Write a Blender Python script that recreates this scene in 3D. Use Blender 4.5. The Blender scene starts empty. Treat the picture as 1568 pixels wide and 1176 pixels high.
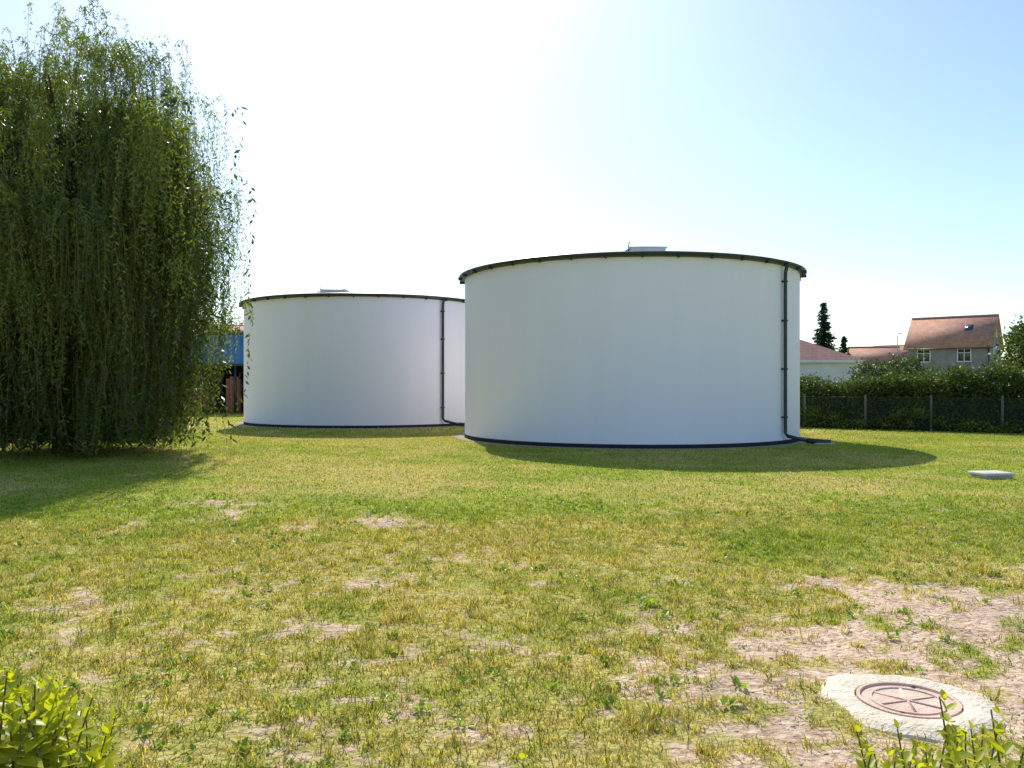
import bpy, math, random
import numpy as np
from mathutils import Vector
R_=np.random.default_rng(7); random.seed(7)
F=1269.0; H=2.0; HY=587.0; CX=784.0
def G(px,py):
    d=F*H/(py-HY); return ((px-CX)/F*d, d)
def X(px,d): return (px-CX)/F*d
def Z(py,d): return H+(HY-py)/F*d
sc=bpy.context.scene
COL=sc.collection
SUN_AZ=math.radians(-10.5); SUN_EL=math.radians(42)
# ---------------------------------------------------------------- materials
def newmat(name):
    m=bpy.data.materials.new(name); m.use_nodes=True
    nt=m.node_tree; b=nt.nodes['Principled BSDF']; return m,nt,b
def mat(name,c1,c2=None,scale=3.0,rough=0.8,bump=0.0,bscale=None,metal=0.0,spec=0.3,detail=6,stretch=(1,1,1)):
    m,nt,b=newmat(name); N=nt.nodes; L=nt.links
    b.inputs['Roughness'].default_value=rough; b.inputs['Metallic'].default_value=metal
    b.inputs['Specular IOR Level'].default_value=spec
    if c2 is None: c2=tuple(x*0.75 for x in c1)
    tc=N.new('ShaderNodeTexCoord'); mp=N.new('ShaderNodeMapping'); mp.inputs['Scale'].default_value=stretch
    L.new(tc.outputs['Object'],mp.inputs['Vector'])
    no=N.new('ShaderNodeTexNoise'); no.inputs['Scale'].default_value=scale; no.inputs['Detail'].default_value=detail
    L.new(mp.outputs[0],no.inputs['Vector'])
    rp=N.new('ShaderNodeValToRGB'); rp.color_ramp.elements[0].position=0.3; rp.color_ramp.elements[1].position=0.7
    rp.color_ramp.elements[0].color=(*c1,1); rp.color_ramp.elements[1].color=(*c2,1)
    L.new(no.outputs['Fac'],rp.inputs[0]); L.new(rp.outputs[0],b.inputs['Base Color'])
    if bump>0:
        n2=N.new('ShaderNodeTexNoise'); n2.inputs['Scale'].default_value=bscale or scale*6; n2.inputs['Detail'].default_value=5
        L.new(mp.outputs[0],n2.inputs['Vector'])
        bp=N.new('ShaderNodeBump'); bp.inputs['Strength'].default_value=bump; bp.inputs['Distance'].default_value=0.02
        L.new(n2.outputs['Fac'],bp.inputs['Height']); L.new(bp.outputs[0],b.inputs['Normal'])
    return m
def leafmat(name,trans=0.4,rough=0.45,spec=0.4,tint=(1.3,1.35,0.6)):
    m,nt,b=newmat(name); N=nt.nodes; L=nt.links
    at=N.new('ShaderNodeAttribute'); at.attribute_name='Col'
    L.new(at.outputs['Color'],b.inputs['Base Color'])
    b.inputs['Roughness'].default_value=rough; b.inputs['Specular IOR Level'].default_value=spec
    mx=N.new('ShaderNodeMix'); mx.data_type='RGBA'; mx.blend_type='MULTIPLY'; mx.inputs['Factor'].default_value=1
    L.new(at.outputs['Color'],mx.inputs[6]); mx.inputs[7].default_value=(*tint,1)
    tr=N.new('ShaderNodeBsdfTranslucent'); L.new(mx.outputs[2],tr.inputs['Color'])
    ms=N.new('ShaderNodeMixShader'); ms.inputs[0].default_value=trans
    L.new(b.outputs[0],ms.inputs[1]); L.new(tr.outputs[0],ms.inputs[2])
    L.new(ms.outputs[0],nt.nodes['Material Output'].inputs['Surface'])
    return m
# ---------------------------------------------------------------- mesh helpers
def npmesh(name,V,faces,ma=None,col=None,smooth=False,parent=None,link=True,attrs=None):
    V=np.asarray(V,dtype=np.float32)
    me=bpy.data.meshes.new(name); me.vertices.add(len(V)); me.vertices.foreach_set('co',V.ravel())
    idx=[];tot=[]
    for f in faces:
        f=np.asarray(f,dtype=np.int32)
        if len(f)==0: continue
        idx.append(f.ravel()); tot.append(np.full(len(f),f.shape[1],dtype=np.int32))
    idx=np.concatenate(idx); tot=np.concatenate(tot)
    me.loops.add(len(idx)); me.loops.foreach_set('vertex_index',idx)
    st=np.concatenate([[0],np.cumsum(tot)[:-1]]).astype(np.int32)
    me.polygons.add(len(tot)); me.polygons.foreach_set('loop_start',st)
    if smooth: me.polygons.foreach_set('use_smooth',np.ones(len(tot),dtype=bool))
    me.update(calc_edges=True)
    if col is not None:
        a=me.color_attributes.new('Col','FLOAT_COLOR','POINT')
        c=np.ones((len(V),4),dtype=np.float32); c[:,:3]=col; a.data.foreach_set('color',c.ravel())
    if attrs:
        for k,v in attrs.items():
            a=me.attributes.new(k,'FLOAT','POINT'); a.data.foreach_set('value',np.asarray(v,dtype=np.float32))
    if ma: me.materials.append(ma)
    o=bpy.data.objects.new(name,me)
    if link: COL.objects.link(o)
    if parent: o.parent=parent
    return o
def empty(name,loc=(0,0,0),rz=0):
    e=bpy.data.objects.new(name,None); e.location=loc; e.rotation_euler=(0,0,rz); COL.objects.link(e); return e
def box(name,c,s,ma,parent=None,rz=0):
    x,y,z=[k/2 for k in s]
    V=np.array([[-x,-y,-z],[x,-y,-z],[x,y,-z],[-x,y,-z],[-x,-y,z],[x,-y,z],[x,y,z],[-x,y,z]])
    Fc=np.array([[0,3,2,1],[4,5,6,7],[0,1,5,4],[1,2,6,5],[2,3,7,6],[3,0,4,7]])
    o=npmesh(name,V,[Fc],ma,parent=parent); o.location=c; o.rotation_euler=(0,0,rz); return o
def bevel(o,w=0.02,seg=2):
    m=o.modifiers.new('bevel','BEVEL'); m.width=w; m.segments=seg; return o
def poly(name,V,Fc,ma,parent=None,smooth=False):
    me=bpy.data.meshes.new(name); me.from_pydata([tuple(v) for v in V],[],Fc); me.materials.append(ma)
    if smooth:
        for p in me.polygons: p.use_smooth=True
    o=bpy.data.objects.new(name,me); COL.objects.link(o)
    if parent: o.parent=parent
    return o
def tubegeo(pts,rad,seg=8):
    pts=[Vector(p) for p in pts]; n=len(pts)
    if not hasattr(rad,'__len__'): rad=[rad]*n
    V=[];Fc=[]
    for i,p in enumerate(pts):
        t=(pts[min(i+1,n-1)]-pts[max(i-1,0)]).normalized()
        ref=Vector((1,0,0)) if abs(t.x)<0.8 else Vector((0,1,0))
        u=t.cross(ref).normalized(); v=t.cross(u)
        for k in range(seg):
            a=2*math.pi*k/seg; V.append(p+(u*math.cos(a)+v*math.sin(a))*rad[i])
    for i in range(n-1):
        for k in range(seg):
            k2=(k+1)%seg; Fc.append((i*seg+k,i*seg+k2,(i+1)*seg+k2,(i+1)*seg+k))
    return V,Fc
def tube(name,pts,rad,ma,parent=None,seg=8):
    V,Fc=tubegeo(pts,rad,seg); n=len(V)
    Fc.append(tuple(range(seg))[::-1]); Fc.append(tuple(range(n-seg,n)))
    o=poly(name,V,Fc,ma,parent)
    for p in o.data.polygons: p.use_smooth=len(p.vertices)==4
    return o
def tubes(name,lst,ma,parent=None,seg=7):
    V=[];Fc=[]
    for pts,rad in lst:
        v,f=tubegeo(pts,rad,seg); b=len(V); V+=v; Fc+=[tuple(i+b for i in q) for q in f]
    return poly(name,V,Fc,ma,parent,True)
def revolve(name,prof,ma,parent=None,seg=160,smooth=True):
    V=[];Fc=[]; n=len(prof)
    for k in range(seg):
        a=2*math.pi*k/seg
        for r,z in prof: V.append((r*math.cos(a),r*math.sin(a),z))
    for k in range(seg):
        k2=(k+1)%seg
        for i in range(n-1): Fc.append((k*n+i,k2*n+i,k2*n+i+1,k*n+i+1))
    o=poly(name,V,Fc,ma,parent,smooth)
    if smooth:
        m=o.modifiers.new('es','EDGE_SPLIT'); m.split_angle=math.radians(35)
    return o
# noise ------------------------------------------------------------------
TAB=R_.random((256,256))
def vn(x,y,s=0):
    x=np.asarray(x,float)+s*17.3; y=np.asarray(y,float)+s*31.7
    xi=np.floor(x).astype(int); yi=np.floor(y).astype(int); fx=x-xi; fy=y-yi
    fx=fx*fx*(3-2*fx); fy=fy*fy*(3-2*fy)
    g=lambda a,b: TAB[a&255,b&255]
    return (g(xi,yi)*(1-fx)+g(xi+1,yi)*fx)*(1-fy)+(g(xi,yi+1)*(1-fx)+g(xi+1,yi+1)*fx)*fy
def fbm(x,y,s=0,o=4):
    t=0;a=.5;w=0
    for k in range(o): t=t+a*vn(x*2**k,y*2**k,s+k*3); w+=a; a*=.55
    return t/w
def sstep(a,b,x):
    t=np.clip((x-a)/(b-a),0,1); return t*t*(3-2*t)
spots=[(345,785,45,13,1.3),(330,770,25,6,.9),(575,797,38,8,1.5),(655,802,45,5,1.3),(460,806,28,5,1.2),(170,816,30,7,1.1),(210,801,22,5,1.1),(290,768,25,5,.9),(345,822,20,4,.8),
(570,893,50,10,1.2),(500,905,20,6,.7),(420,900,60,8,.55),(300,880,40,6,.6),(730,942,30,12,.9),(545,965,45,9,.8),(700,850,60,6,.4),(860,898,50,7,.65),(1000,892,70,7,.6),
(790,870,25,8,.7),(1260,892,40,9,1),(1150,905,30,8,.8),(1330,900,40,8,.8),(500,850,60,5,.45),(950,955,70,14,.65),(1100,965,90,15,.9),(1170,990,70,16,1.0),
(1500,915,90,30,1.5),(1400,935,90,22,1.2),(1540,960,90,45,1.5),(1420,990,130,22,1.3),(1280,975,70,22,1.15),(1520,1040,80,40,1.4),(1060,1035,90,22,1.0),(1130,1060,70,25,1.1),(1210,1030,60,22,.9),
(1180,1110,80,25,1.0),(1080,1150,90,28,1.0),(1250,1150,80,25,1.0),(1400,1150,120,30,1),(800,1120,120,18,.6),(930,1060,90,20,.6),(620,1080,120,18,.45),(1560,1100,60,50,1.3),(1330,1040,40,20,1.1),(900,1000,90,14,.55),(350,960,120,8,.4),(780,985,60,12,.5),
(250,1060,120,15,.25),(450,1130,120,20,.3),(120,930,90,8,.3),(1560,870,40,10,1)]
def spotfield(x,y):
    s=np.zeros_like(x)
    for px,py,rx,ry,w in spots:
        gx,gd=G(px,py); wx=rx/F*gd*1.2; wy=ry*gd*gd/(F*H)*1.2
        s=s+w*np.exp(-((x-gx)/wx)**2-((y-gd)/wy)**2)
    return s
def bare(x,y):
    s=np.clip(spotfield(x,y),0,1.5)
    n=fbm(x*1.1,y*1.1,1,4); n2=fbm(x*6,y*6,5,4)
    near=sstep(12,5,y)
    v=s*0.58+(n-.5)*.8+(n2-.5)*(1.3+1.3*near)+near*.10
    return sstep(.27,.82,v)
def dry(x,y):
    n=fbm(x*.35,y*.35,9,3); n3=fbm(x*1.7,y*1.7,44,3)
    left=sstep(6,-5,x)*.2
    return np.clip((n-.5)*2.4+(n3-.5)*1.8+.40+left*.7-sstep(6,14,y)*.10*sstep(-4,2,x),0,1)
def relief(x,y):
    n=fbm(x*.8,y*.8,21,4)-.5; n2=fbm(x*5,y*5,23,3)-.5
    return (n*.07+n2*.04)*sstep(24,16,y)*sstep(1,3,y)*sstep(16,13,np.abs(x))
# ---------------------------------------------------------------- world
w=bpy.data.worlds.new('World'); sc.world=w; w.use_nodes=True
nt=w.node_tree; bg=nt.nodes['Background']
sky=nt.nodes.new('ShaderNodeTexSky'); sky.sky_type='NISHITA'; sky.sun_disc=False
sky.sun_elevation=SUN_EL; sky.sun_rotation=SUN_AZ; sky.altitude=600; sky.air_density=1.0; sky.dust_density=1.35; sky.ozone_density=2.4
sky_tint_gain=nt.nodes.new('ShaderNodeMix'); sky_tint_gain.data_type='RGBA'; sky_tint_gain.blend_type='MULTIPLY'; sky_tint_gain.inputs[0].default_value=1
nt.links.new(sky.outputs[0],sky_tint_gain.inputs[6]); sky_tint_gain.inputs[7].default_value=(1.16,1.22,1.26,1)  # tints the sky and adds brightness on top of the background strength
nt.links.new(sky_tint_gain.outputs[2],bg.inputs[0]); bg.inputs[1].default_value=0.15
sd=Vector((math.sin(SUN_AZ)*math.cos(SUN_EL),math.cos(SUN_AZ)*math.cos(SUN_EL),math.sin(SUN_EL)))
l=bpy.data.lights.new('sun','SUN'); l.energy=5; l.angle=math.radians(.53); l.color=(1,.94,.84)
lo=bpy.data.objects.new('sun',l); lo.rotation_euler=(-sd).to_track_quat('-Z','Y').to_euler(); lo.location=sd*50; COL.objects.link(lo)
sc.view_settings.view_transform='Standard'; sc.view_settings.look='None'; sc.view_settings.exposure=0
cam=bpy.data.cameras.new('camera'); co=bpy.data.objects.new('camera',cam); COL.objects.link(co)
co.location=(0,0,H); co.rotation_euler=(math.radians(90),0,0); cam.sensor_width=36; cam.lens=36*F/1568; cam.clip_end=3000; cam.clip_start=.05
sc.camera=co
# ---------------------------------------------------------------- ground
far=lambda s,n,k: s+np.cumsum(1.0*k**np.arange(n))
xp=far(15,36,1.14); xs=np.concatenate([-xp[::-1],np.arange(-15,15.001,.075),xp])
yp=far(26,40,1.14); ys=np.concatenate([-far(0,18,1.3)[::-1],np.arange(0,2.5,.5),np.arange(2.5,14,.06),np.arange(14,26,.14),yp])
gx,gy=np.meshgrid(xs,ys); nx=len(xs);ny=len(ys)
V=np.stack([gx.ravel(),gy.ravel(),relief(gx,gy).ravel()],1)
ii=np.arange(nx*ny).reshape(ny,nx)
Fq=np.stack([ii[:-1,:-1],ii[:-1,1:],ii[1:,1:],ii[1:,:-1]],-1).reshape(-1,4)
gm,nt,b=newmat('lawn_ground'); N=nt.nodes;L=nt.links
b.inputs['Roughness'].default_value=.95; b.inputs['Specular IOR Level'].default_value=.1
def nz(scale,det=6):
    t=N.new('ShaderNodeTexCoord'); n=N.new('ShaderNodeTexNoise'); n.inputs['Scale'].default_value=scale; n.inputs['Detail'].default_value=det
    L.new(t.outputs['Object'],n.inputs['Vector']); return n.outputs['Fac']
def ramp(f,stops):
    r=N.new('ShaderNodeValToRGB'); e=r.color_ramp.elements
    while len(e)<len(stops): e.new(.5)
    for i,(p,c) in enumerate(stops): e[i].position=p; e[i].color=(*c,1)
    L.new(f,r.inputs[0]); return r.outputs[0]
def mix(f,a,bb,mode='MIX'):
    m=N.new('ShaderNodeMix'); m.data_type='RGBA'; m.blend_type=mode
    if isinstance(f,float): m.inputs[0].default_value=f
    else: L.new(f,m.inputs[0])
    L.new(a,m.inputs[6]); L.new(bb,m.inputs[7]); return m.outputs[2]
ab=N.new('ShaderNodeAttribute'); ab.attribute_name='bare'
ad=N.new('ShaderNodeAttribute'); ad.attribute_name='dry'
g1=ramp(nz(9,8),[(.3,(.14,.19,.02)),(.5,(.30,.35,.04)),(.7,(.46,.48,.07))])
g2=ramp(nz(12,8),[(.3,(.26,.19,.06)),(.5,(.50,.42,.12)),(.7,(.66,.54,.22))])
gc=mix(ad.outputs['Fac'],g1,g2)
s1=ramp(nz(14,9),[(.3,(.40,.26,.17)),(.47,(.66,.48,.34)),(.7,(.82,.63,.47))])
s2=ramp(nz(3.5,5),[(.35,(.80,.76,.72)),(.6,(1.05,1.04,1.03))])
s1=mix(1.0,s1,s2,'MULTIPLY')
col=mix(ab.outputs['Fac'],gc,s1)
lg=ramp(nz(.5,3),[(.35,(.85,.88,.88)),(.65,(1.05,1.05,1.05))])
col=mix(1.0,col,lg,'MULTIPLY')
L.new(col,b.inputs['Base Color'])
bp=N.new('ShaderNodeBump'); bp.inputs['Strength'].default_value=1.0; bp.inputs['Distance'].default_value=.04
L.new(nz(22,9),bp.inputs['Height']); L.new(bp.outputs[0],b.inputs['Normal'])
fx=gx.ravel();fy=gy.ravel()
npmesh('ground',V,[Fq],gm,smooth=True,attrs={'bare':bare(fx,fy)*sstep(30,22,fy)*sstep(0,2,fy),'dry':dry(fx,fy)})
# ---------------------------------------------------------------- tanks
RT=6.24
T1=np.array([4.44,31.8]); T2=np.array([-7.51,43.45])
m_wall,nt,b=newmat('white_tank_render'); N=nt.nodes; L=nt.links
b.inputs['Roughness'].default_value=.65; b.inputs['Specular IOR Level'].default_value=.25
tc=N.new('ShaderNodeTexCoord'); mp=N.new('ShaderNodeMapping'); mp.inputs['Scale'].default_value=(1.6,1.6,.25); L.new(tc.outputs['Object'],mp.inputs[0])
n1=N.new('ShaderNodeTexNoise'); n1.inputs['Scale'].default_value=.8; n1.inputs['Detail'].default_value=7; L.new(mp.outputs[0],n1.inputs['Vector'])
r1=N.new('ShaderNodeValToRGB'); r1.color_ramp.elements[0].position=.3; r1.color_ramp.elements[0].color=(.93,.885,.93,1); r1.color_ramp.elements[1].position=.65; r1.color_ramp.elements[1].color=(.955,.91,.955,1)
L.new(n1.outputs['Fac'],r1.inputs[0]); L.new(r1.outputs[0],b.inputs['Base Color'])
m_dark=mat('dark_green_metal',(.02,.03,.028),(.03,.045,.04),5,.4,spec=.5)
m_plinth=mat('bitumen_plinth',(.02,.02,.022),(.035,.035,.04),5,.8)
m_roof=mat('grey_roof_sheet',(.3,.31,.31),(.38,.39,.39),2,.5)
m_hatch=mat('white_hatch_metal',(.7,.72,.72),(.8,.81,.81),4,.4)
m_conc=mat('pale_concrete',(.42,.38,.32),(.55,.50,.43),9,.9,.6,40)
m_gravel=mat('gravel_apron',(.22,.17,.12),(.55,.46,.35),16,.95,.9,30)
def tank(loc,pipe_ang,hatch_off,suffix=''):
    e=empty('storage_tank'+suffix,(loc[0],loc[1],0))
    base=math.atan2(-loc[1],-loc[0])
    revolve('wall',[(RT,.12),(RT,5.93)],m_wall,e,256)
    revolve('plinth',[(RT+.01,-.05),(RT+.01,.13),(RT-.05,.13)],m_plinth,e)
    revolve('gravel_apron',[(RT-.1,-.02),(RT+.2,.02),(RT+.42,.012),(RT+.46,-.05)],m_gravel,e)
    revolve('eave_soffit',[(RT-.05,5.93),(RT+.10,5.95)],m_dark,e)
    g=[]
    for k in range(9):
        a=math.pi+math.pi*k/8; g.append((RT+.15+.065*math.cos(a),6.02+.075*math.sin(a)))
    revolve('gutter',[(RT+.085,6.05)]+g+[(RT+.225,6.05),(RT+.205,6.05)]+[(RT+.15+.05*math.cos(-k*math.pi/6),6.02+.06*math.sin(-k*math.pi/6)) for k in range(7)],m_dark,e)
    revolve('roof_edge_trim',[(RT-.02,5.93),(RT+.09,5.95),(RT+.09,6.08),(RT+.05,6.10)],m_dark,e)
    revolve('roof',[(RT+.05,6.10),(3.0,6.24),(.01,6.36)],m_roof,e,96)
    nb=36
    for k in range(nb):
        a=base+2*math.pi*(k+.4)/nb; rr=RT+.17
        box('gutter_bracket_%d'%k,(rr*math.cos(a),rr*math.sin(a),5.945),(.17,.045,.12),m_dark,e,a)
    a=base+pipe_ang; u=np.array([math.cos(a),math.sin(a)]); t=np.array([-math.sin(a),math.cos(a)])
    P=lambda r,s,z:(u[0]*r+t[0]*s,u[1]*r+t[1]*s,z)
    tube('downpipe',[P(RT+.16,0,5.98),P(RT+.16,0,5.86),P(RT+.12,0,5.72),P(RT+.11,0,5.5),P(RT+.11,0,.55),P(RT+.11,0,.38),P(RT+.17,.05,.28),P(RT+.45,.35,.17),P(RT+.7,.62,.11)],.06,m_dark,e,12)
    tube('drain_outlet',[P(RT+.62,.54,.12),P(RT+1.15,1.1,.07)],.085,m_dark,e,10)
    for zz in (.9,2.5,4.1,5.4):
        box('pipe_clip_%d'%int(zz*10),P(RT+.08,0,zz),(.18,.15,.05),m_dark,e,a)
    bevel(box('drain_splash_block',P(RT+1.0,.95,.015),(.7,.3,.08),m_conc,e,a+.9),.02)
    hx,hy=hatch_off; hz=6.2
    hh=empty('roof_hatch',(hx,hy,hz)); hh.parent=e
    bevel(box('curb',(0,0,.08),(1.12,1.0,.26),m_hatch,hh),.01)
    bevel(box('curb_flange',(0,0,.05),(1.3,1.15,.03),m_dark,hh),.005)
    V=[];Fc=[];n=9
    for j in range(n):
        for i in range(n):
            x=(i/(n-1)-.5)*1.2;y=(j/(n-1)-.5)*1.05; z=.225+.07*(1-(2*i/(n-1)-1)**4)*(1-(2*j/(n-1)-1)**4)
            V.append((x,y,z))
    for j in range(n-1):
        for i in range(n-1): Fc.append((j*n+i,j*n+i+1,(j+1)*n+i+1,(j+1)*n+i))
    poly('lid',V,Fc,m_hatch,hh,True)
    box('lid_rim',(0,0,.205),(1.22,1.07,.035),m_hatch,hh)
    tube('vent_rod',[(-.60,-.3,-.1),(-.61,-.3,.25),(-.58,-.3,.42)],.018,m_dark,hh,6)
    tube('hatch_handle',[(-.78,-.4,-.05),(-.70,-.4,.12),(-.58,-.4,.14)],.022,m_dark,hh,6)
    vv=base+1.15
    tube('roof_ventilator',[(5.2*math.cos(vv),5.2*math.sin(vv),6.1),(5.2*math.cos(vv),5.2*math.sin(vv),6.32)],.11,m_dark,e,12)
    return e
tank(T1,math.radians(54.5),(-.05,-4.6))
tank(T2,math.radians(32.6),(-.85,-4.3),'.001')
# ---------------------------------------------------------------- manhole
mx_,my_=G(1390,1077)
zc=float(relief(np.array([mx_]),np.array([my_]))[0])
mh=empty('manhole',(mx_,my_,zc+.0))
V=[];Fc=[];seg=72
prof=[(.31,.045),(.40,.05),(.46,.042),(.52,.02),(.56,-.05)]
for k in range(seg):
    a=2*math.pi*k/seg; irr=1+.07*math.sin(3*a+1)+.05*math.sin(7*a)+random.uniform(-.02,.02)
    for j,(r,z) in enumerate(prof):
        q=1 if j==0 else 1+(irr-1)*j/4
        V.append((r*q*math.cos(a),r*q*math.sin(a),z+random.uniform(-.004,.004)*(j>0)))
V+= [(.31*math.cos(2*math.pi*k/seg),.31*math.sin(2*math.pi*k/seg),-.03) for k in range(seg)]
n=len(prof)
for k in range(seg):
    k2=(k+1)%seg
    for i in range(n-1): Fc.append((k*n+i,k2*n+i,k2*n+i+1,k*n+i+1)[::-1])
    Fc.append((k*n,k2*n,seg*n+k2,seg*n+k))
m_ring=mat('manhole_concrete',(.72,.60,.44),(.88,.77,.60),5,.92,.8,45)
m_cover=mat('dusty_cover',(.62,.43,.32),(.80,.61,.48),9,.9,.5,50)
poly('concrete_ring',V,Fc,m_ring,mh)
cv=[(0.001,.035),(.275,.035),(.277,.05),(.298,.05),(.300,-.02)]
revolve('cover',cv,m_cover,mh,64)
revolve('cover_inner_ridge',[(.205,.03),(.207,.043),(.225,.043),(.227,.03)],m_cover,mh,64)
for k in range(3):
    a=k*math.pi/3+.3
    box('cover_rib_%d'%k,(0,0,.034+k*.0006),(.40,.014,.014),m_cover,mh,a)
for k in range(2):
    a=k*math.pi+1
    box('lifting_slot_%d'%k,(.25*math.cos(a),.25*math.sin(a),.036),(.05,.022,.006),m_plinth,mh,a)
sx,sy=G(1518,730)
sl=empty('concrete_access_slab',(sx,sy,0),.12)
bevel(box('slab_base',(0,0,.02),(.62,.5,.09),m_conc,sl),.015)
bevel(box('slab_lid',(0,0,.09),(.70,.58,.055),mat('slab_top',(.55,.53,.47),(.68,.66,.6),8,.9,.4,40),sl),.015)
# ---------------------------------------------------------------- grass
m_grass=leafmat('grass_blades',.5,.5,.35,(1.3,1.25,.45))
GREEN=np.array([.16,.26,.025]);YG=np.array([.48,.50,.05]);STRAW=np.array([.72,.57,.23]);BROWN=np.array([.36,.22,.10]);DG=np.array([.075,.16,.025])
def bladecol(x,y,n):
    d=dry(x,y)*.66+bare(x,y)*.25; r=R_.random(n); c=np.empty((n,3))
    k=np.clip(R_.random((n,1))*.7+.5*(fbm(x*.8,y*.8,61,3)[:,None]-.2),0,1); c[:]=GREEN*(1-k)+YG*k
    dk=r>.88; c[dk]=DG
    m=R_.random(n)<d*.85; kk=R_.random((n,1)); cs=STRAW*(1-kk)+(YG*.6+STRAW*.4)*kk; c[m]=cs[m]
    m=R_.random(n)<d*.17; c[m]=BROWN
    return c*(.7+.6*R_.random((n,1)))
def okpos(x,y):
    m=np.ones(len(x),bool)
    for T in (T1,T2): m&=np.hypot(x-T[0],y-T[1])>RT+.25
    m&=(np.hypot(x-mx_,y-my_)>.51+.04*R_.normal(size=len(x)))&(np.hypot(x-mx_,y-my_)>.40)
    m&=~((np.abs(x-sx)<.36)&(np.abs(y-sy)<.3))
    return m
def fr(n,y0,y1,p=1.0,wd=.66):
    u=R_.random(n); y=np.sqrt(y0**2+u*(y1**2-y0**2))
    return (R_.random(n)*2-1)*wd*y,y
def blades5(x,y,h,wd,ln,name):
    n=len(x); a=R_.random(n)*2*np.pi; dx=np.cos(a);dy=np.sin(a); px=-dy;py=dx; z=relief(x,y)
    c=bladecol(x,y,n); V=np.zeros((n,5,3))
    def put(k,off,zz,side): V[:,k,0]=x+dx*off+px*side; V[:,k,1]=y+dy*off+py*side; V[:,k,2]=z+zz
    put(0,0,-.01,-wd/2); put(1,0,-.01,wd/2); put(2,ln*.35,h*.6,-wd*.42); put(3,ln*.35,h*.6,wd*.42); put(4,ln,h,0*wd)
    b=np.arange(n)[:,None]*5
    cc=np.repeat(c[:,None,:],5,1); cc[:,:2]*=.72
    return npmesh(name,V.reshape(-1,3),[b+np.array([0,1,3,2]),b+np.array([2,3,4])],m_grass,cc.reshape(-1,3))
tx,ty=fr(12500,3.6,15)
k=(R_.random(len(tx))>bare(tx,ty)*.88)&(R_.random(len(tx))<sstep(15,10.5,ty)); tx,ty=tx[k],ty[k]
nb=22; ts=.5+R_.random(len(tx))**2.2*1.3; rad=.022+.04*R_.random(len(tx))
bx=np.repeat(tx,nb)+R_.normal(size=len(tx)*nb)*np.repeat(rad,nb); by=np.repeat(ty,nb)+R_.normal(size=len(tx)*nb)*np.repeat(rad,nb); bs=np.repeat(ts,nb)
ux,uy=fr(125000,3.6,15); k=(R_.random(len(ux))>bare(ux,uy)*.98)&(R_.random(len(ux))<sstep(15,10.5,uy)); ux,uy=ux[k],uy[k]
x=np.concatenate([bx,ux]);y=np.concatenate([by,uy]); s=np.concatenate([bs,.35+.35*R_.random(len(ux))])
k=okpos(x,y); x,y,s=x[k],y[k],s[k]; n=len(x)
h=(.02+.04*R_.random(n)**1.5)*s*1.1
blades5(x,y,h,(.004+.004*R_.random(n)),h*(.3+1.5*R_.random(n)),'grass')
x,y=fr(260000,9.5,34); bb=bare(x,y)*sstep(30,20,y)
k=(R_.random(len(x))>bb*.97)&okpos(x,y)&(R_.random(len(x))<sstep(9.5,14,y)); x,y=x[k],y[k]; n=len(x)
h=(.018+.024*R_.random(n)); blades5(x,y,h,.009+.008*R_.random(n),h*(.3+1.2*R_.random(n)),'grass.001')
x,y=fr(45000,34,60); k=okpos(x,y); x,y=x[k],y[k]; n=len(x)
h=.03+.04*R_.random(n); blades5(x,y,h,.03+.02*R_.random(n),h*R_.random(n),'grass.002')
def leaves6(c,d,s,nrm,l,wd):
    n=len(c); V=np.zeros((n,6,3)); l=l[:,None]; wd=wd[:,None]
    V[:,0]=c; V[:,1]=c+d*l*.3+s*wd*.5+nrm*wd*.12; V[:,2]=c+d*l*.7+s*wd*.42+nrm*wd*.10; V[:,3]=c+d*l-nrm*l*.08; V[:,4]=c+d*l*.7-s*wd*.42+nrm*wd*.10; V[:,5]=c+d*l*.3-s*wd*.5+nrm*wd*.12
    b=np.arange(n)[:,None]*6
    return V.reshape(-1,3),b+np.array([0,1,2,3]),b+np.array([0,3,4,5])
def unit(v): return v/np.linalg.norm(v,axis=1,keepdims=True)
wx,wy=fr(4200,3.8,15); k=okpos(wx,wy)&(R_.random(len(wx))<np.clip((fbm(wx*.9,wy*.9,33)-.38)*3.5,0,1)*(1-.4*bare(wx,wy))); wx,wy=wx[k],wy[k]; nw=len(wx); nl=9
ws=np.repeat(.35+.6*R_.random(nw)**3,nl); a=R_.random(nw*nl)*2*np.pi; el=.2+R_.random(nw*nl)*1.0
c=np.stack([np.repeat(wx,nl)+R_.normal(size=nw*nl)*.025,np.repeat(wy,nl)+R_.normal(size=nw*nl)*.025,relief(np.repeat(wx,nl),np.repeat(wy,nl))+.008],1)
d=np.stack([np.cos(a)*np.cos(el),np.sin(a)*np.cos(el),np.sin(el)],1); s=np.stack([-np.sin(a),np.cos(a),0*a],1); nn=np.cross(d,s)*-1
nn*=np.sign(nn[:,2:3]+1e-9)
V,f1,f2=leaves6(c,d,s,nn,(.05+.04*R_.random(nw*nl))*ws,(.026+.014*R_.random(nw*nl))*ws)
tt=R_.random((nw*nl,1)); cc=np.array([.16,.27,.035])*(1-tt)+np.array([.36,.46,.06])*tt
npmesh('broadleaf_weeds',V,[f1,f2],leafmat('weed_leaves',.45,.4,.5),np.repeat(cc,6,0))
cx_,cy_=fr(11000,3.8,10); k=(bare(cx_,cy_)>.5)&okpos(cx_,cy_); cx_,cy_=cx_[k],cy_[k]; n=len(cx_)
oc=np.array([[1,0,0],[0,1,0],[-1,0,0],[0,-1,0],[0,0,1],[0,0,-1]],float)
V=np.stack([cx_,cy_,relief(cx_,cy_)],1)[:,None,:]+oc[None]*(.003+.015*R_.random((n,1,1))**3)*(.6+.8*R_.random((n,6,1)))*np.array([1,1,.6])
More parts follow.
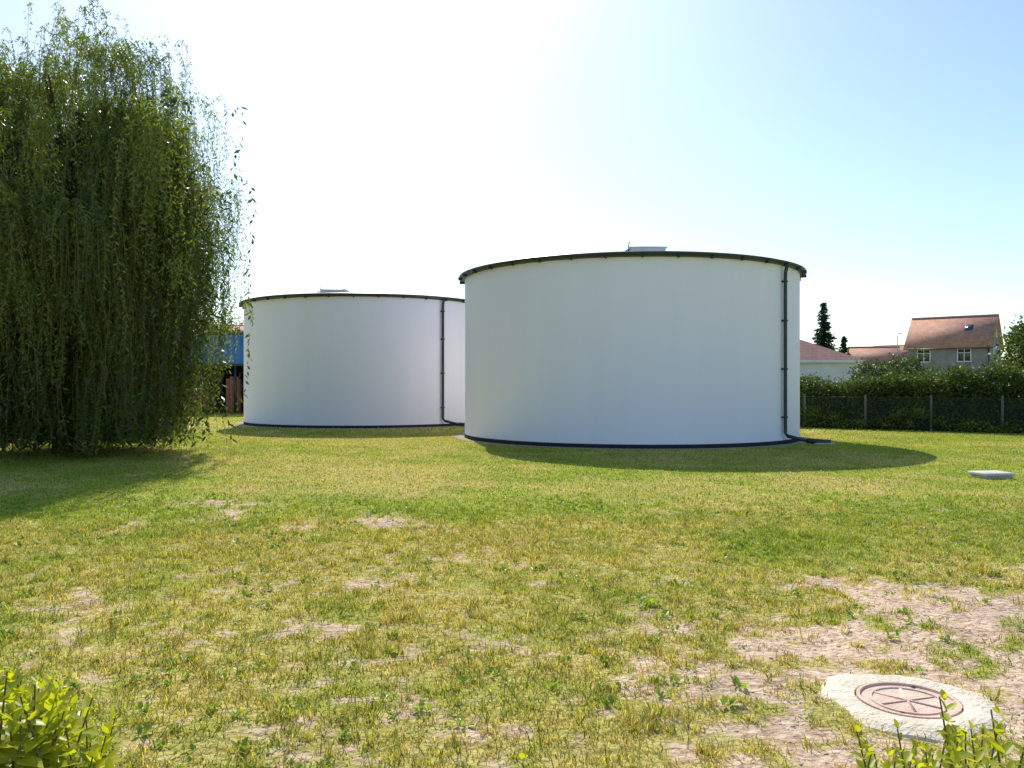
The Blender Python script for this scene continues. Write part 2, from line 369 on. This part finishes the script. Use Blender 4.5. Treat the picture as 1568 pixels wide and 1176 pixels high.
b6=np.arange(n)[:,None]*6; fs=[b6+np.array(q) for q in ([0,1,4],[1,2,4],[2,3,4],[3,0,4],[1,0,5],[2,1,5],[3,2,5],[0,3,5])]
npmesh('soil_clods',V.reshape(-1,3),fs,mat('soil_clod',(.45,.31,.21),(.72,.56,.41),30,.95))
# ---------------------------------------------------------------- foliage
m_leaf=leafmat('tree_leaves',.34,.5,.35)
m_bark=mat('bark',(.05,.037,.027),(.10,.075,.055),6,.95,1.0,20,stretch=(1,1,.25))
def diamonds(c,d,s,l,wd):
    n=len(c); V=np.zeros((n,4,3)); l=np.broadcast_to(np.asarray(l),(n,))[:,None]; wd=np.broadcast_to(np.asarray(wd),(n,))[:,None]
    V[:,0]=c-d*l/2; V[:,1]=c+s*wd/2; V[:,2]=c+d*l/2; V[:,3]=c-s*wd/2
    return V
def rdir(n):
    return unit(R_.normal(size=(n,3)))
def crown(name,ells,nclump,per,size,cl=.35,pal=((.035,.07,.015),(.09,.14,.03)),parent=None,core=True):
    cs=[];cols=[]
    vol=np.array([e[3]*e[4]*e[5] for e in ells])**(2/3); vol/=vol.sum()
    for e,v in zip(ells,vol):
        k=max(3,int(nclump*v)); u=rdir(k); r=R_.random((k,1))**.33*.95+.05; r=np.where(R_.random((k,1))<.65,.8+.28*R_.random((k,1)),r)
        cc=np.array(e[:3])+u*r*np.array(e[3:6]); cc=cc[cc[:,2]>.15]
        k=len(cc); P=np.repeat(cc,per,0)+R_.normal(size=(k*per,3))*cl*np.array([1,1,.7])*.6
        shade=np.repeat(R_.random((k,1)),per,0); cs.append(P); t=np.clip(shade*.7+.3*R_.random((k*per,1)),0,1)
        cols.append(np.array(pal[0])*(1-t)+np.array(pal[1])*t)
    c=np.concatenate(cs); cols=np.concatenate(cols); k=c[:,2]>.02; c=c[k]; cols=cols[k]; n=len(c)
    d=rdir(n); s=unit(np.cross(d,rdir(n)))
    V=diamonds(c,d,s,size*(.7+.7*R_.random(n)),size*.6*(.7+.6*R_.random(n)))
    return npmesh(name,V.reshape(-1,3),[np.arange(n)[:,None]*4+np.arange(4)],m_leaf,np.repeat(cols,4,0),parent=parent)
def tree(name,x,y,h,r,trunk=.3,n=160,per=40,size=.22,pal=((.03,.06,.012),(.10,.15,.03))):
    e=empty(name,(x,y,0))
    ells=[(0,0,h*.62,r*.75,r*.75,h*.30)]
    for k in range(7):
        a=k*2.4+random.random(); q=r*.55
        ells.append((q*math.cos(a),q*math.sin(a),h*(.42+.4*random.random()),r*.5,r*.5,h*.17))
    ells.append((random.uniform(-.2,.2)*r,0,h*.84,r*.42,r*.42,h*.15))
    lst=[([(0,0,-.1),(.05,0,h*.3),(0,.05,h*.8)],[.06*h*.5+.05,.04*h*.5+.03,.02])]
    for el in ells[1:]:
        lst.append(([(0,0,h*.28),(el[0]*.5,el[1]*.5,(h*.28+el[2])/2+.1),(el[0],el[1],el[2])],[.018*h,.012*h,.01]))
    tubes('trunk_and_limbs',lst,m_bark,e)
    crown('crown',ells,n,per,size,r*.28,pal,e); return e
# ---- willow
WX,WY=-13.0,24.2
wil=empty('weeping_willow_tree',(WX,WY,0))
lst=[([(0,0,-.1),(.05,.02,1.2),(-.08,.05,3),(0,0,5.0)],[.42,.32,.30,.24])]
for k in range(16):
    a=k*2*math.pi/16*1.0+random.uniform(-.2,.2); rr=random.uniform(1.2,2.9); zt=6.9+4.2*math.sqrt(max(0,1-(rr/4.4)**2))*random.uniform(.8,.95)
    ex=(rr*math.cos(a),rr*math.sin(a)); z0=random.uniform(2.8,4.8)
    lst.append(([(0,0,z0),(ex[0]*.25,ex[1]*.25,z0+(zt-z0)*.45),(ex[0]*.6,ex[1]*.6,z0+(zt-z0)*.85),(ex[0],ex[1],zt)],[.17,.11,.06,.02]))
tubes('trunk_and_limbs',lst,m_bark,wil,9)
LV=[];LC=[];SV=[]
casc=[]
for i in range(54):
    rf=math.sqrt((i+.5)/54); th=i*2.39996+R_.normal()*.3
    zf=R_.uniform(.84,1.04) if rf<.6 else R_.uniform(.74,1.06)
    casc.append((th,rf,zf,R_.uniform(.0,1.0),R_.uniform(.90,1.14)))
def strandset(ng,rmin,zs,nsr,spacing,ls,ws_,c0,c1,tw=True,wig=.22,full=.22,rmax=2,sp=.32):
    for g in range(ng):
        while True:
            th,rf,zf,cc_,rs=casc[R_.integers(len(casc))]
            if rmin<=rf<=rmax: break
        gz=(7.0+4.9*(1-min(rf,.995)**2)**.6)*zf*R_.uniform(*zs); gr=rf*3.72*rs
        bx_=gr*math.cos(th)+R_.normal()*sp; by_=gr*math.sin(th)+R_.normal()*sp; gz+=R_.normal()*.25
        ns=R_.integers(*nsr); gl=R_.uniform(1.8,5.5)
        if R_.random()<full: gl=99
        gcol=cc_*.65+.35*R_.random(); rr_=math.hypot(bx_,by_); out=np.array([bx_,by_])/max(.3,rr_)
        lowg=.08+R_.random()**2*.9
        if rr_>3.0: lowg=R_.uniform(1.2,5.0)*min(1,(rr_-2.5)/.8)
        drift=R_.normal(size=2)*.045
        for s_ in range(ns):
            ox=bx_+R_.normal()*wig; oy=by_+R_.normal()*wig; oz=gz+R_.normal()*.2
            low=lowg+.9*R_.random()**1.5*(1 if rr_>3.0 else .5); Ls=min(gl*R_.uniform(.45,1.2),oz-low+.4)
            if Ls<.8: continue
            m=int(Ls/spacing); t=np.arange(m)*spacing
            arch=R_.uniform(.15,.9); ph=R_.random()*6; am=R_.uniform(.03,.17); od=out+R_.normal(size=2)*.45
            e=arch*(1-np.exp(-t/.6)); taper=-.13*np.clip(t-1.2,0,9)*min(1,rf*1.1)*R_.uniform(.6,1.4)
            X_=ox+od[0]*e+out[0]*taper+am*np.sin(t*1.3+ph)+drift[0]*t; Y_=oy+od[1]*e+out[1]*taper+am*np.cos(t*1.1+ph)+drift[1]*t
            Z_=oz+.5*arch*np.sin(np.clip(t/.6,0,np.pi))-np.clip(t-.35,0,99)
            P=np.stack([X_,Y_,Z_],1); P=P[P[:,2]>.08]; m=len(P)
            if m<5: continue
            if tw: SV.append(P[::max(2,int(.4/spacing))])
            P=P+R_.normal(size=P.shape)*.035
            a=R_.random(m)*2*np.pi; dn=unit(np.stack([np.cos(a)*.8,np.sin(a)*.8,-np.ones(m)*R_.uniform(.2,1.2,m)],1))
            sd_=unit(np.cross(dn,rdir(m)))
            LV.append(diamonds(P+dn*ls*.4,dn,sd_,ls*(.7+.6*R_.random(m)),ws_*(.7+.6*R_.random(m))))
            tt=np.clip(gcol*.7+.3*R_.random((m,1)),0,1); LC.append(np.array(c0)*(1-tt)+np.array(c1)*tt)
C0=(.035,.08,.018);C1=(.34,.41,.06)
strandset(310,.0,(.97,1.02),(8,13),.055,.14,.034,C0,C1)
strandset(170,.5,(.5,.95),(7,12),.06,.14,.034,C0,C1,full=.3)
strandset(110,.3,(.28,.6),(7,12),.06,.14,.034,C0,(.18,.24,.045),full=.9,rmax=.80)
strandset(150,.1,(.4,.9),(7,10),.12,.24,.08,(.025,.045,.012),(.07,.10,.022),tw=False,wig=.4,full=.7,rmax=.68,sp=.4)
for s_ in range(200):
    th,rf,zf,cc_,rs=casc[R_.integers(36)]
    a=th; r=rf*3.72*rs; z0=(7.0+4.9*(1-rf**2)**.6)*zf
    m=R_.integers(14,34); t=np.arange(m)*.045; od=np.array([math.cos(a),math.sin(a)])*.7+R_.normal(size=2)*.5
    hh=R_.uniform(.25,1.0); o2=R_.normal(size=2)*.4
    P=np.stack([r*math.cos(a)+o2[0]+od[0]*t*.5,r*math.sin(a)+o2[1]+od[1]*t*.5,z0-.1+hh*np.sin(np.clip(t/(m*.045)*2.4,0,3.1))],1)
    SV.append(P[::4]); dn=unit(np.stack([od[0]*np.ones(m),od[1]*np.ones(m),-.8*np.ones(m)],1)+R_.normal(size=(m,3))*.6)
    LV.append(diamonds(P+dn*.05,dn,unit(np.cross(dn,rdir(m))),.13,.028)); tt=R_.random((m,1)); LC.append(np.array([.10,.15,.03])*(1-tt)+np.array([.32,.38,.07])*tt)
LV=np.concatenate(LV); LC=np.concatenate(LC); n=len(LV)
npmesh('hanging_foliage',LV.reshape(-1,3),[np.arange(n)[:,None]*4+np.arange(4)],leafmat('willow_leaves',.45,.32,.6,(1.35,1.35,.5)),np.repeat(LC,4,0),parent=wil)
TV=[];TF=[];b0=0
for st in SV:
    m=len(st)
    if m<2: continue
    for o in ((.005,0,0),(-.0025,.004,0),(-.0025,-.004,0)): TV.append(st+np.array(o))
    for i in range(3):
        j=(i+1)%3; a_=b0+i*m+np.arange(m-1); c_=b0+j*m+np.arange(m-1)
        TF.append(np.stack([a_,a_+1,c_+1,c_],1))
    b0+=3*m
npmesh('hanging_twigs',np.concatenate(TV),[np.concatenate(TF)],mat('willow_twig',(.16,.15,.05),(.2,.17,.07),5,.8),parent=wil)
# ---------------------------------------------------------------- fence + hedge (right)
A=np.array([13.5,38.2]);B=np.array([20.7,33.3]); D=B-A; Ln=np.linalg.norm(D); U=D/Ln; Nn=np.array([-U[1],U[0]]); Nn=Nn if Nn[1]>0 else -Nn
fe=empty('chain_link_fence',(A[0],A[1],0),math.atan2(U[1],U[0]))
m_post=mat('concrete_post',(.13,.12,.10),(.20,.18,.16),10,.9); m_wire=mat('fence_wire',(.06,.09,.07),(.08,.11,.09),5,.5,metal=.3)
sp=2.62
for k in range(-3,9):
    bevel(box('post_%d'%(k+3),(k*sp,0,.76),(.09,.10,1.54),m_post,fe),.012)
x0,x1=-3*sp,8*sp
for i,z in enumerate((.1,.75,1.42)): tube('line_wire_%d'%i,[(x0,-.06,z),(x1,-.06,z)],.005,m_wire,fe,4)
V=[];Fc=[]
for sgn in (1,-1):
    for k in range(int((x1-x0)/.09)):
        xa=x0+k*.09; xb=xa+1.32*sgn
        if not (x0<=xb<=x1): continue
        b_=len(V); yy=-.07-.004*sgn
        V+=[(xa,yy,.1),(xa+.006,yy,.1),(xb+.006,yy,1.42),(xb,yy,1.42)]; Fc.append((b_,b_+1,b_+2,b_+3))
poly('wire_mesh',V,Fc,m_wire,fe)
m_inner=mat('dark_core',(.012,.018,.006),(.03,.035,.015),6,1,1,10)
def hedge(name,p0,p1,hf,depth,off,n,size,pal,seed,per=34,cl=.3,rag=.45):
    p0=np.array(p0);p1=np.array(p1); d=p1-p0; Lh=np.linalg.norm(d); u=d/Lh; nn=np.array([-u[1],u[0]]); nn=nn if nn[1]>0 else -nn
    e=empty(name,(0,0,0)); 
    s=R_.random(n)*Lh; hh=hf(s)+rag*(fbm(s*.9,s*0+seed,seed)-.5)*2; v=R_.random(n)
    face=R_.random(n); z=np.where(face<.5,v*hh,hh*(.9+.1*v)); t=np.where(face<.5,R_.random(n)*.35,R_.random(n)*depth)
    t=t+.25*(fbm(s*1.2,z*1.2,seed+4)-.5)*2
    C=np.stack([p0[0]+u[0]*s+nn[0]*(t+off),p0[1]+u[1]*s+nn[1]*(t+off),z],1)
    P=np.repeat(C,per,0)+R_.normal(size=(n*per,3))*cl*.6; sh=np.repeat(R_.random((n,1)),per,0); k=P[:,2]>.02; P=P[k]; sh=sh[k]; m=len(P)
    tt=np.clip(sh*.7+.3*R_.random((m,1)),0,1); cols=np.array(pal[0])*(1-tt)+np.array(pal[1])*tt
    dd=rdir(m); ss=unit(np.cross(dd,rdir(m)))
    npmesh('leaves',diamonds(P,dd,ss,size*(.7+.7*R_.random(m)),size*.6*(.7+.6*R_.random(m))).reshape(-1,3),[np.arange(m)[:,None]*4+np.arange(4)],m_leaf,np.repeat(cols,4,0),parent=e)
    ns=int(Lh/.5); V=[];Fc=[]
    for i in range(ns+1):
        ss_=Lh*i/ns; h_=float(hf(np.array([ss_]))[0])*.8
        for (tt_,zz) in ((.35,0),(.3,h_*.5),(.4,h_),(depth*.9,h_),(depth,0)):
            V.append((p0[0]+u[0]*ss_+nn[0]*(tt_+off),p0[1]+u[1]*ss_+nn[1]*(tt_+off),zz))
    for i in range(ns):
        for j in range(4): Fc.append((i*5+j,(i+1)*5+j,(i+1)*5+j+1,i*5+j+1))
    poly('dark_core',V,Fc,m_inner,e)  # solid dark body added inside the hedge to stop see-through
    return e
PALG=((.03,.055,.012),(.13,.18,.03))
hedge('hedge',A-U*6,B+U*14,lambda s:2.2+.18*np.sin(s*.55+1)+.1*np.sin(s*1.9),2.0,.35,2800,.12,PALG,3,rag=.8)
hedge('bramble_undergrowth',A-U*6,B+U*14,lambda s:.4+.2*np.sin(s*1.3),.5,-.35,420,.12,((.04,.07,.015),(.2,.27,.045)),8,26,.22)
tree('bush_tree',X(1387,46),46,3.9,1.3,n=90,per=40,size=.15)
tree('bush_tree.001',X(1335,48),48,3.4,1.6,n=90,per=40,size=.15,pal=((.04,.06,.02),(.11,.14,.05)))
tree('bush_tree.002',X(1425,50),50,2.9,1.6,n=90,per=40,size=.15)
tree('broadleaf_tree',X(1592,40),40,5.3,1.9,n=150,per=50,size=.2,pal=((.04,.07,.015),(.15,.2,.04)))
def spruce(name,x,y,h,r):
    e=empty(name,(x,y,0)); tube('trunk',[(0,0,-.1),(0,0,h)],[.02*h,.01],m_bark,e,7)
    C=[];Dd=[];Cc=[]
    lev=int(h*2.8)
    for i in range(lev):
        f=i/lev; z=h*(.08+.92*f); rr=r*(1-f)**.85*random.uniform(.75,1.2)+.08
        for k in range(int(11+7*(1-f))):
            a=random.random()*6.283; L_=rr*random.uniform(.6,1.2); m=max(4,int(L_*14)); t=(np.arange(m)+.5)/m
            P=np.stack([np.cos(a)*t*L_,np.sin(a)*t*L_,z-t*L_*.28+.12*L_*t**2],1)
            for q in range(3):
                C.append(P+R_.normal(size=P.shape)*.08); dd=np.tile([math.cos(a),math.sin(a),-.35],(m,1))+R_.normal(size=(m,3))*.5; Dd.append(unit(dd)); tt=R_.random((m,1)); Cc.append(np.array([.015,.035,.014])*(1-tt)+np.array([.05,.085,.03])*tt)
    C=np.concatenate(C);Dd=np.concatenate(Dd);Cc=np.concatenate(Cc);n=len(C)
    npmesh('needle_boughs',diamonds(C,Dd,unit(np.cross(Dd,rdir(n))),.32,.11).reshape(-1,3),[np.arange(n)[:,None]*4+np.arange(4)],m_leaf,np.repeat(Cc,4,0),parent=e)
spruce('spruce_tree',X(1261,78),78,Z(460,78),2.2)
spruce('spruce_tree.001',X(1292,88),88,Z(512,88),1.2)
# ---------------------------------------------------------------- buildings
def tilemat(name,c1,c2,s=3.2):
    m,nt,b=newmat(name); N=nt.nodes;L=nt.links; b.inputs['Roughness'].default_value=.85
    tc=N.new('ShaderNodeTexCoord'); br=N.new('ShaderNodeTexBrick'); br.inputs['Scale'].default_value=s
    br.inputs['Color1'].default_value=(*c1,1);br.inputs['Color2'].default_value=(*c2,1);br.inputs['Mortar'].default_value=tuple(x*.45 for x in c1)+(1,)
    br.inputs['Mortar Size'].default_value=.035; br.inputs['Brick Width'].default_value=.8; br.inputs['Row Height'].default_value=1.0
    L.new(tc.outputs['Object'],br.inputs['Vector']); no=N.new('ShaderNodeTexNoise'); no.inputs['Scale'].default_value=1.1; no.inputs['Detail'].default_value=5
    L.new(tc.outputs['Object'],no.inputs['Vector']); rp=N.new('ShaderNodeValToRGB'); rp.color_ramp.elements[0].position=.3; rp.color_ramp.elements[1].position=.7
    rp.color_ramp.elements[0].color=(.75,.75,.75,1); rp.color_ramp.elements[1].color=(1.1,1.1,1.1,1); L.new(no.outputs['Fac'],rp.inputs[0])
    mx=N.new('ShaderNodeMix'); mx.data_type='RGBA'; mx.blend_type='MULTIPLY'; mx.inputs[0].default_value=1
    L.new(br.outputs[0],mx.inputs[6]); L.new(rp.outputs[0],mx.inputs[7]); L.new(mx.outputs[2],b.inputs['Base Color']); return m
m_tile=tilemat('red_roof_tiles',(.58,.31,.21),(.50,.25,.16))
m_tile2=tilemat('old_red_roof_tiles',(.48,.23,.15),(.40,.18,.12))
m_wallg=mat('grey_house_render',(.20,.20,.21),(.27,.27,.27),1.2,.9,.3,20)
m_wallw=mat('white_wall_render',(.62,.62,.62),(.74,.74,.73),1.5,.9)
m_white=mat('white_frame_paint',(.75,.75,.75),(.8,.8,.8),5,.5)
m_glass=mat('window_glass',(.03,.04,.05),(.05,.06,.07),2,.08,spec=.8)
m_brick=tilemat('brick_chimney',(.3,.12,.08),(.25,.1,.07),8)
def window(par,x,y,z,w_,h_,face='front'):
    g=empty('window',(x,y,z)); g.parent=par
    if face=='side': g.rotation_euler=(0,0,math.pi/2)
    box('glass',(0,.0,0),(w_,.04,h_),m_glass,g)
    t=.11
    box('frame_top',(0,-.03,h_/2),(w_+t,.1,t),m_white,g); box('frame_bottom',(0,-.05,-h_/2-.01),(w_+.2,.16,t),m_white,g)
    for sgn in (-1,1): box('frame_side',(sgn*w_/2,-.03,0),(t,.1,h_-t),m_white,g)
    box('mullion',(0,-.035,0),(.09,.07,h_-t),m_white,g)
    for sgn in (-1,1): box('transom',(sgn*w_/4,-.032,h_*.18),(w_/2-t-.02,.05,.08),m_white,g)
def house(name,x,y,rz,Lx,Wy,eave,ridge,mw,mr,wins=(),sidewins=(),chim=None,sky_=None):
    e=empty(name,(x,y,0),rz); hx=Lx/2;hy=Wy/2; ov=.35
    V=[(-hx,-hy,0),(hx,-hy,0),(hx,hy,0),(-hx,hy,0),(-hx,-hy,eave),(hx,-hy,eave),(hx,hy,eave),(-hx,hy,eave),(-hx,0,ridge-.12),(hx,0,ridge-.12)]
    poly('walls',V,[(0,1,5,4),(2,3,7,6),(1,2,6,9,5),(3,0,4,8,7)],mw,e)
    sl=(ridge-eave)/hy; ang=math.atan(sl); Ls=math.hypot(hy+ov,(hy+ov)*sl)
    for sg,nm in ((1,'roof_front'),(-1,'roof_back')):
        r=box(nm,(0,0,0),(Lx+2*ov,Ls,.14),mr,e)
        r.rotation_euler=(sg*ang,0,0); cy=-sg*(hy+ov)/2; r.location=(0,cy,ridge-(hy+ov)/2*sl+.02)
        if sg==-1: r.scale=(1,.995,1)
    tube('ridge_cap',[(-hx-ov,0,ridge+.06),(hx+ov,0,ridge+.06)],.12,mr,e,8)
    tube('eave_gutter',[(-hx-ov,-hy-ov-.05,eave-ov*sl),(hx+ov,-hy-ov-.05,eave-ov*sl)],.07,m_dark,e,8)
    tube('house_downpipe',[(hx-.15,-hy-.08,eave-.3),(hx-.15,-hy-.08,0)],.05,m_dark,e,8)
    for (wx_,wz,ww,wh) in wins: window(e,wx_,-hy-.012,wz,ww,wh)
    for (wy_,wz,ww,wh) in sidewins: window(e,hx+.012,wy_,wz,ww,wh,'side')
    if chim:
        box('chimney',(chim,.5,ridge+.2),(.6,.6,1.1),m_brick,e); box('chimney_cap',(chim,.5,ridge+.8),(.72,.72,.1),m_conc,e)
    if sky_:
        yy=-hy*.42; zz=ridge-hy*.42*sl+.12
        s1=box('skylight_frame',(sky_,yy,zz),(.85,1.1,.08),m_dark,e); s1.rotation_euler=(ang,0,0)
        s2=box('skylight_glass',(sky_,yy-.02,zz+.035),(.65,.9,.06),m_glass,e); s2.rotation_euler=(ang,0,0)
    return e
HD=100; 
house('grey_house',X(1461,HD+3),HD+3,math.radians(-38),9.0,8.2,Z(529,HD),Z(485,HD+3),m_wallg,m_tile,
  wins=[(-2.6,5.45,1.4,1.5),(1.8,5.45,1.4,1.5),(-2.6,2.3,1.4,1.5),(1.8,2.3,1.4,1.5)],sidewins=[(-1.5,5.6,1.0,1.3),(1.6,5.6,1.0,1.3),(0,8.2,.8,.9)],sky_=1.9)
def hip(name,x0,x1,y0,y1,eave,ridge,mw,mr,ridge_in):
    e=empty(name,((x0+x1)/2,(y0+y1)/2,0)); a=(x1-x0)/2;b_=(y1-y0)/2;o=.3
    poly('walls',[(-a,-b_,0),(a,-b_,0),(a,b_,0),(-a,b_,0),(-a,-b_,eave),(a,-b_,eave),(a,b_,eave),(-a,b_,eave)],[(0,1,5,4),(1,2,6,5),(2,3,7,6),(3,0,4,7)],mw,e)
    poly('roof',[(-a-o,-b_-o,eave-.1),(a+o,-b_-o,eave-.1),(a+o,b_+o,eave-.1),(-a-o,b_+o,eave-.1),(-a+ridge_in,0,ridge),(a-ridge_in,0,ridge)],[(0,1,5,4),(1,2,5),(2,3,4,5),(3,0,4)],mr,e)
    box('fascia',(0,-b_-o-.03,eave-.17),(2*a+2*o,.05,.2),m_white,e)
    tube('ridge_cap',[(-a+ridge_in,0,ridge),(a-ridge_in,0,ridge)],.1,mr,e,6)
    return e
hip('low_hall_building',4,X(1309,62),61,69,Z(549,61),Z(513,65),m_wallw,tilemat('faded_red_sheet',(.33,.16,.13),(.28,.13,.11),2.2),4.0)
house('distant_house',X(1338,135),135,math.radians(-15),7,8,Z(555,131),Z(531,135),m_wallw,m_tile,wins=[(-1.5,3,1,1.2),(1.5,3,1,1.2)])
house('distant_house.001',X(1385,165),165,math.radians(-50),12,9,Z(545,165),Z(528,165),m_wallw,m_tile2,wins=[(-3,3,1,1.2),(2,3,1,1.2)],chim=2)
sl_=empty('street_lamp',(X(1374,95),95,0)); m_galv=mat('galvanised_steel',(.4,.41,.42),(.5,.5,.5),6,.5,metal=.6)
tube('pole',[(0,0,0),(0,0,6.6),(.03,0,7.5),(.12,0,7.75)],[.08,.05,.04,.035],m_galv,sl_,8)
bevel(box('lamp_head',(.30,0,7.78),(.42,.16,.09),m_galv,sl_),.03)
# ---------------------------------------------------------------- left: blue shed
m_blue=mat('blue_corrugated_sheet',(.04,.17,.42),(.06,.22,.5),2,.5,spec=.4)
m_rust=mat('rusty_steel',(.24,.10,.05),(.40,.18,.1),5,.85)
m_in=mat('dark_boards',(.05,.04,.035),(.09,.07,.055),4,.9,stretch=(6,6,1))
bs=empty('blue_storage_shed',(-28,56,0))
xa,xb=-4,X(392,56)+28
zt,zb=Z(514,56),Z(556,56)
nn=int((xb-xa)/.125); V=[];Fc=[]
for i in range(nn+1):
    xx=xa+(xb-xa)*i/nn; yo=.05 if i%4 in (0,1) else -.05
    V+=[(xx,yo,zb),(xx,yo,zt)]
for i in range(nn): Fc.append((2*i,2*i+2,2*i+3,2*i+1))
poly('corrugated_front',V,Fc,m_blue,bs)
box('fascia_trim',((xa+xb)/2,-.06,zt+.04),(xb-xa+.1,.12,.1),m_blue,bs)
box('lower_rail',((xa+xb)/2,.02,zb-.08),(xb-xa,.14,.14),m_dark,bs)
box('roof',((xa+xb)/2,4,zt+.02),(xb-xa,8.0,.06),m_roof,bs)
box('side_wall',(xb-.05,4,zt/2),(.08,7.9,zt-.1),m_blue,bs)
box('end_wall',(xa+.05,4,zt/2),(.08,7.9,zt-.1),m_blue,bs)
box('back_wall',((xa+xb)/2,7.9,zt/2),(xb-xa,.08,zt-.1),m_in,bs)
for i,xx in enumerate(np.arange(xa+.1,xb,2.2)): box('post_%d'%i,(xx,.02,(zb-.15)/2),(.14,.14,zb-.15),m_dark,bs)
for i in range(30):
    xx=random.uniform(xb-9,xb-.8); hh=random.uniform(.5,2.6)
    bevel(box('stored_crate_%d'%i,(xx,random.uniform(.6,5),hh/2),(random.uniform(.3,1.2),random.uniform(.6,1.2),hh),random.choice([m_rust,m_in,m_rust,m_in]),bs,random.uniform(-.3,.3)),.03)
for i in range(12):
    xx=random.uniform(xb-7,xb-.8)
    tube('pipe_stock_%d'%i,[(xx,.8,0.02),(xx+random.uniform(-.4,.4),1.4,random.uniform(1.8,2.9))],.05,m_rust,bs,6)
house('red_roof_house',X(392,95),95,math.radians(12),9,8,Z(513,92),Z(499,95),m_wallw,m_tile2)
tree('broadleaf_tree.001',X(322,78),78,Z(484,78),3.6,n=150,per=40,size=.32)
tree('broadleaf_tree.002',X(368,110),110,Z(488,110),4,n=110,per=36,size=.4)
tree('broadleaf_tree.003',X(200,72),72,7,4,n=150,per=40,size=.34)
tree('broadleaf_tree.004',X(60,68),68,6.5,4,n=150,per=40,size=.34)
hedge('boundary_hedge',(-75,47),(-31,52),lambda s:2.6+.4*np.sin(s*.4),2,0,1500,.22,PALG,12,26,.45)
def mass(name,xa,xb,d,h):
    k=int((xb-xa)/4); ells=[(xa+(xb-xa)*(i+.5)/k+random.uniform(-2,2),d+random.uniform(-8,8),h*.4,random.uniform(3,6),4,h*random.uniform(.35,.62)) for i in range(k)]
    e=empty(name); crown('foliage',ells,k*22,26,.75,1.3,((.03,.055,.018),(.08,.12,.035)),e)
    return e
mass('distant_trees',-260,-40,170,9); mass('distant_trees.001',60,300,200,9)
mass('distant_trees.002',-40,60,260,7)
# ---------------------------------------------------------------- foreground privet shrubs
m_priv=leafmat('privet_leaves',.55,.4,.35,(1.3,1.3,.35))
def shrub(name,stems,SZ=1.0):
    e=empty(name); tb=[];C=[];Dv=[];S=[];Ll=[];Cc=[]
    for (x,y,h) in stems:
        lx=random.uniform(-.22,.22);ly=random.uniform(-.08,.08)
        pts=[(x-lx,y-ly,-.02),(x-lx*.5,y-ly*.5,h*.5),(x,y,h*.85),(x+lx*.3,y+ly*.3,h)]
        tb.append((pts,[.006,.005,.003,.0015]))
        z=h; k=0; a0=random.random()*6.28
        while z>max(.35,h-.62):
            f=z/h; px=x+(lx*.3)*(f-.85)/.15 if f>.85 else x-lx*.5*(1-(f-.5)/.35) if f>.5 else x-lx*.5; py=y
            size=SZ*(.022+.036*min(1,(h-z)/.1+.15))
            for q in range(2):
                a=a0+k*1.57+q*math.pi+random.uniform(-.5,.5); el=.9-min(1.0,(h-z)*6)+random.uniform(-.5,.5)
                C.append((px,py,z)); Dv.append((math.cos(a)*math.cos(el),math.sin(a)*math.cos(el),math.sin(el))); S.append((-math.sin(a),math.cos(a),0)); Ll.append(size*random.uniform(.7,1.25))
                t=min(1,(h-z)/.35)*.6+random.uniform(0,.4); Cc.append(np.array([.55,.56,.04])*(1-t)+np.array([.10,.19,.025])*t)
            z-=random.uniform(.016,.026); k+=1
    tubes('stems',tb,mat('shrub_stem',(.14,.12,.05),(.2,.16,.08),20,.8),e,5)
    C=np.array(C);Dv=np.array(Dv);S=np.array(S);Ll=np.array(Ll); Nv=np.cross(S,Dv); Nv*=-1; Nv*=np.sign(Nv[:,2:3]+1e-6)
    V,f1,f2=leaves6(C,Dv,S,Nv,Ll,Ll*.55)
    npmesh('leaves',V,[f1,f2],m_priv,np.repeat(np.array(Cc),6,0),parent=e)
st=[]
for i in range(170):
    y=random.uniform(1.45,2.4); px=random.uniform(-260,160); 
    top=1025+max(0,px)*.60+random.uniform(-20,80)
    st.append((X(px,y),y,Z(top,y)))
shrub('privet_shrub',st,.85)
st=[]
for i in range(85):
    y=random.uniform(1.45,2.1); px=random.uniform(1345,1800)
    top=1130-max(0,px-1500)*.25+random.uniform(-15,75)
    st.append((X(px,y),y,Z(top,y)))
st+=[(X(1468,1.6),1.6,Z(1072,1.6)),(X(1400,1.7),1.7,Z(1115,1.7)),(X(1545,1.6),1.6,Z(1092,1.6)),(X(1300,1.7),1.7,Z(1150,1.7)),(X(845,1.7),1.7,Z(1162,1.7))]
shrub('privet_shrub.001',st,.72)
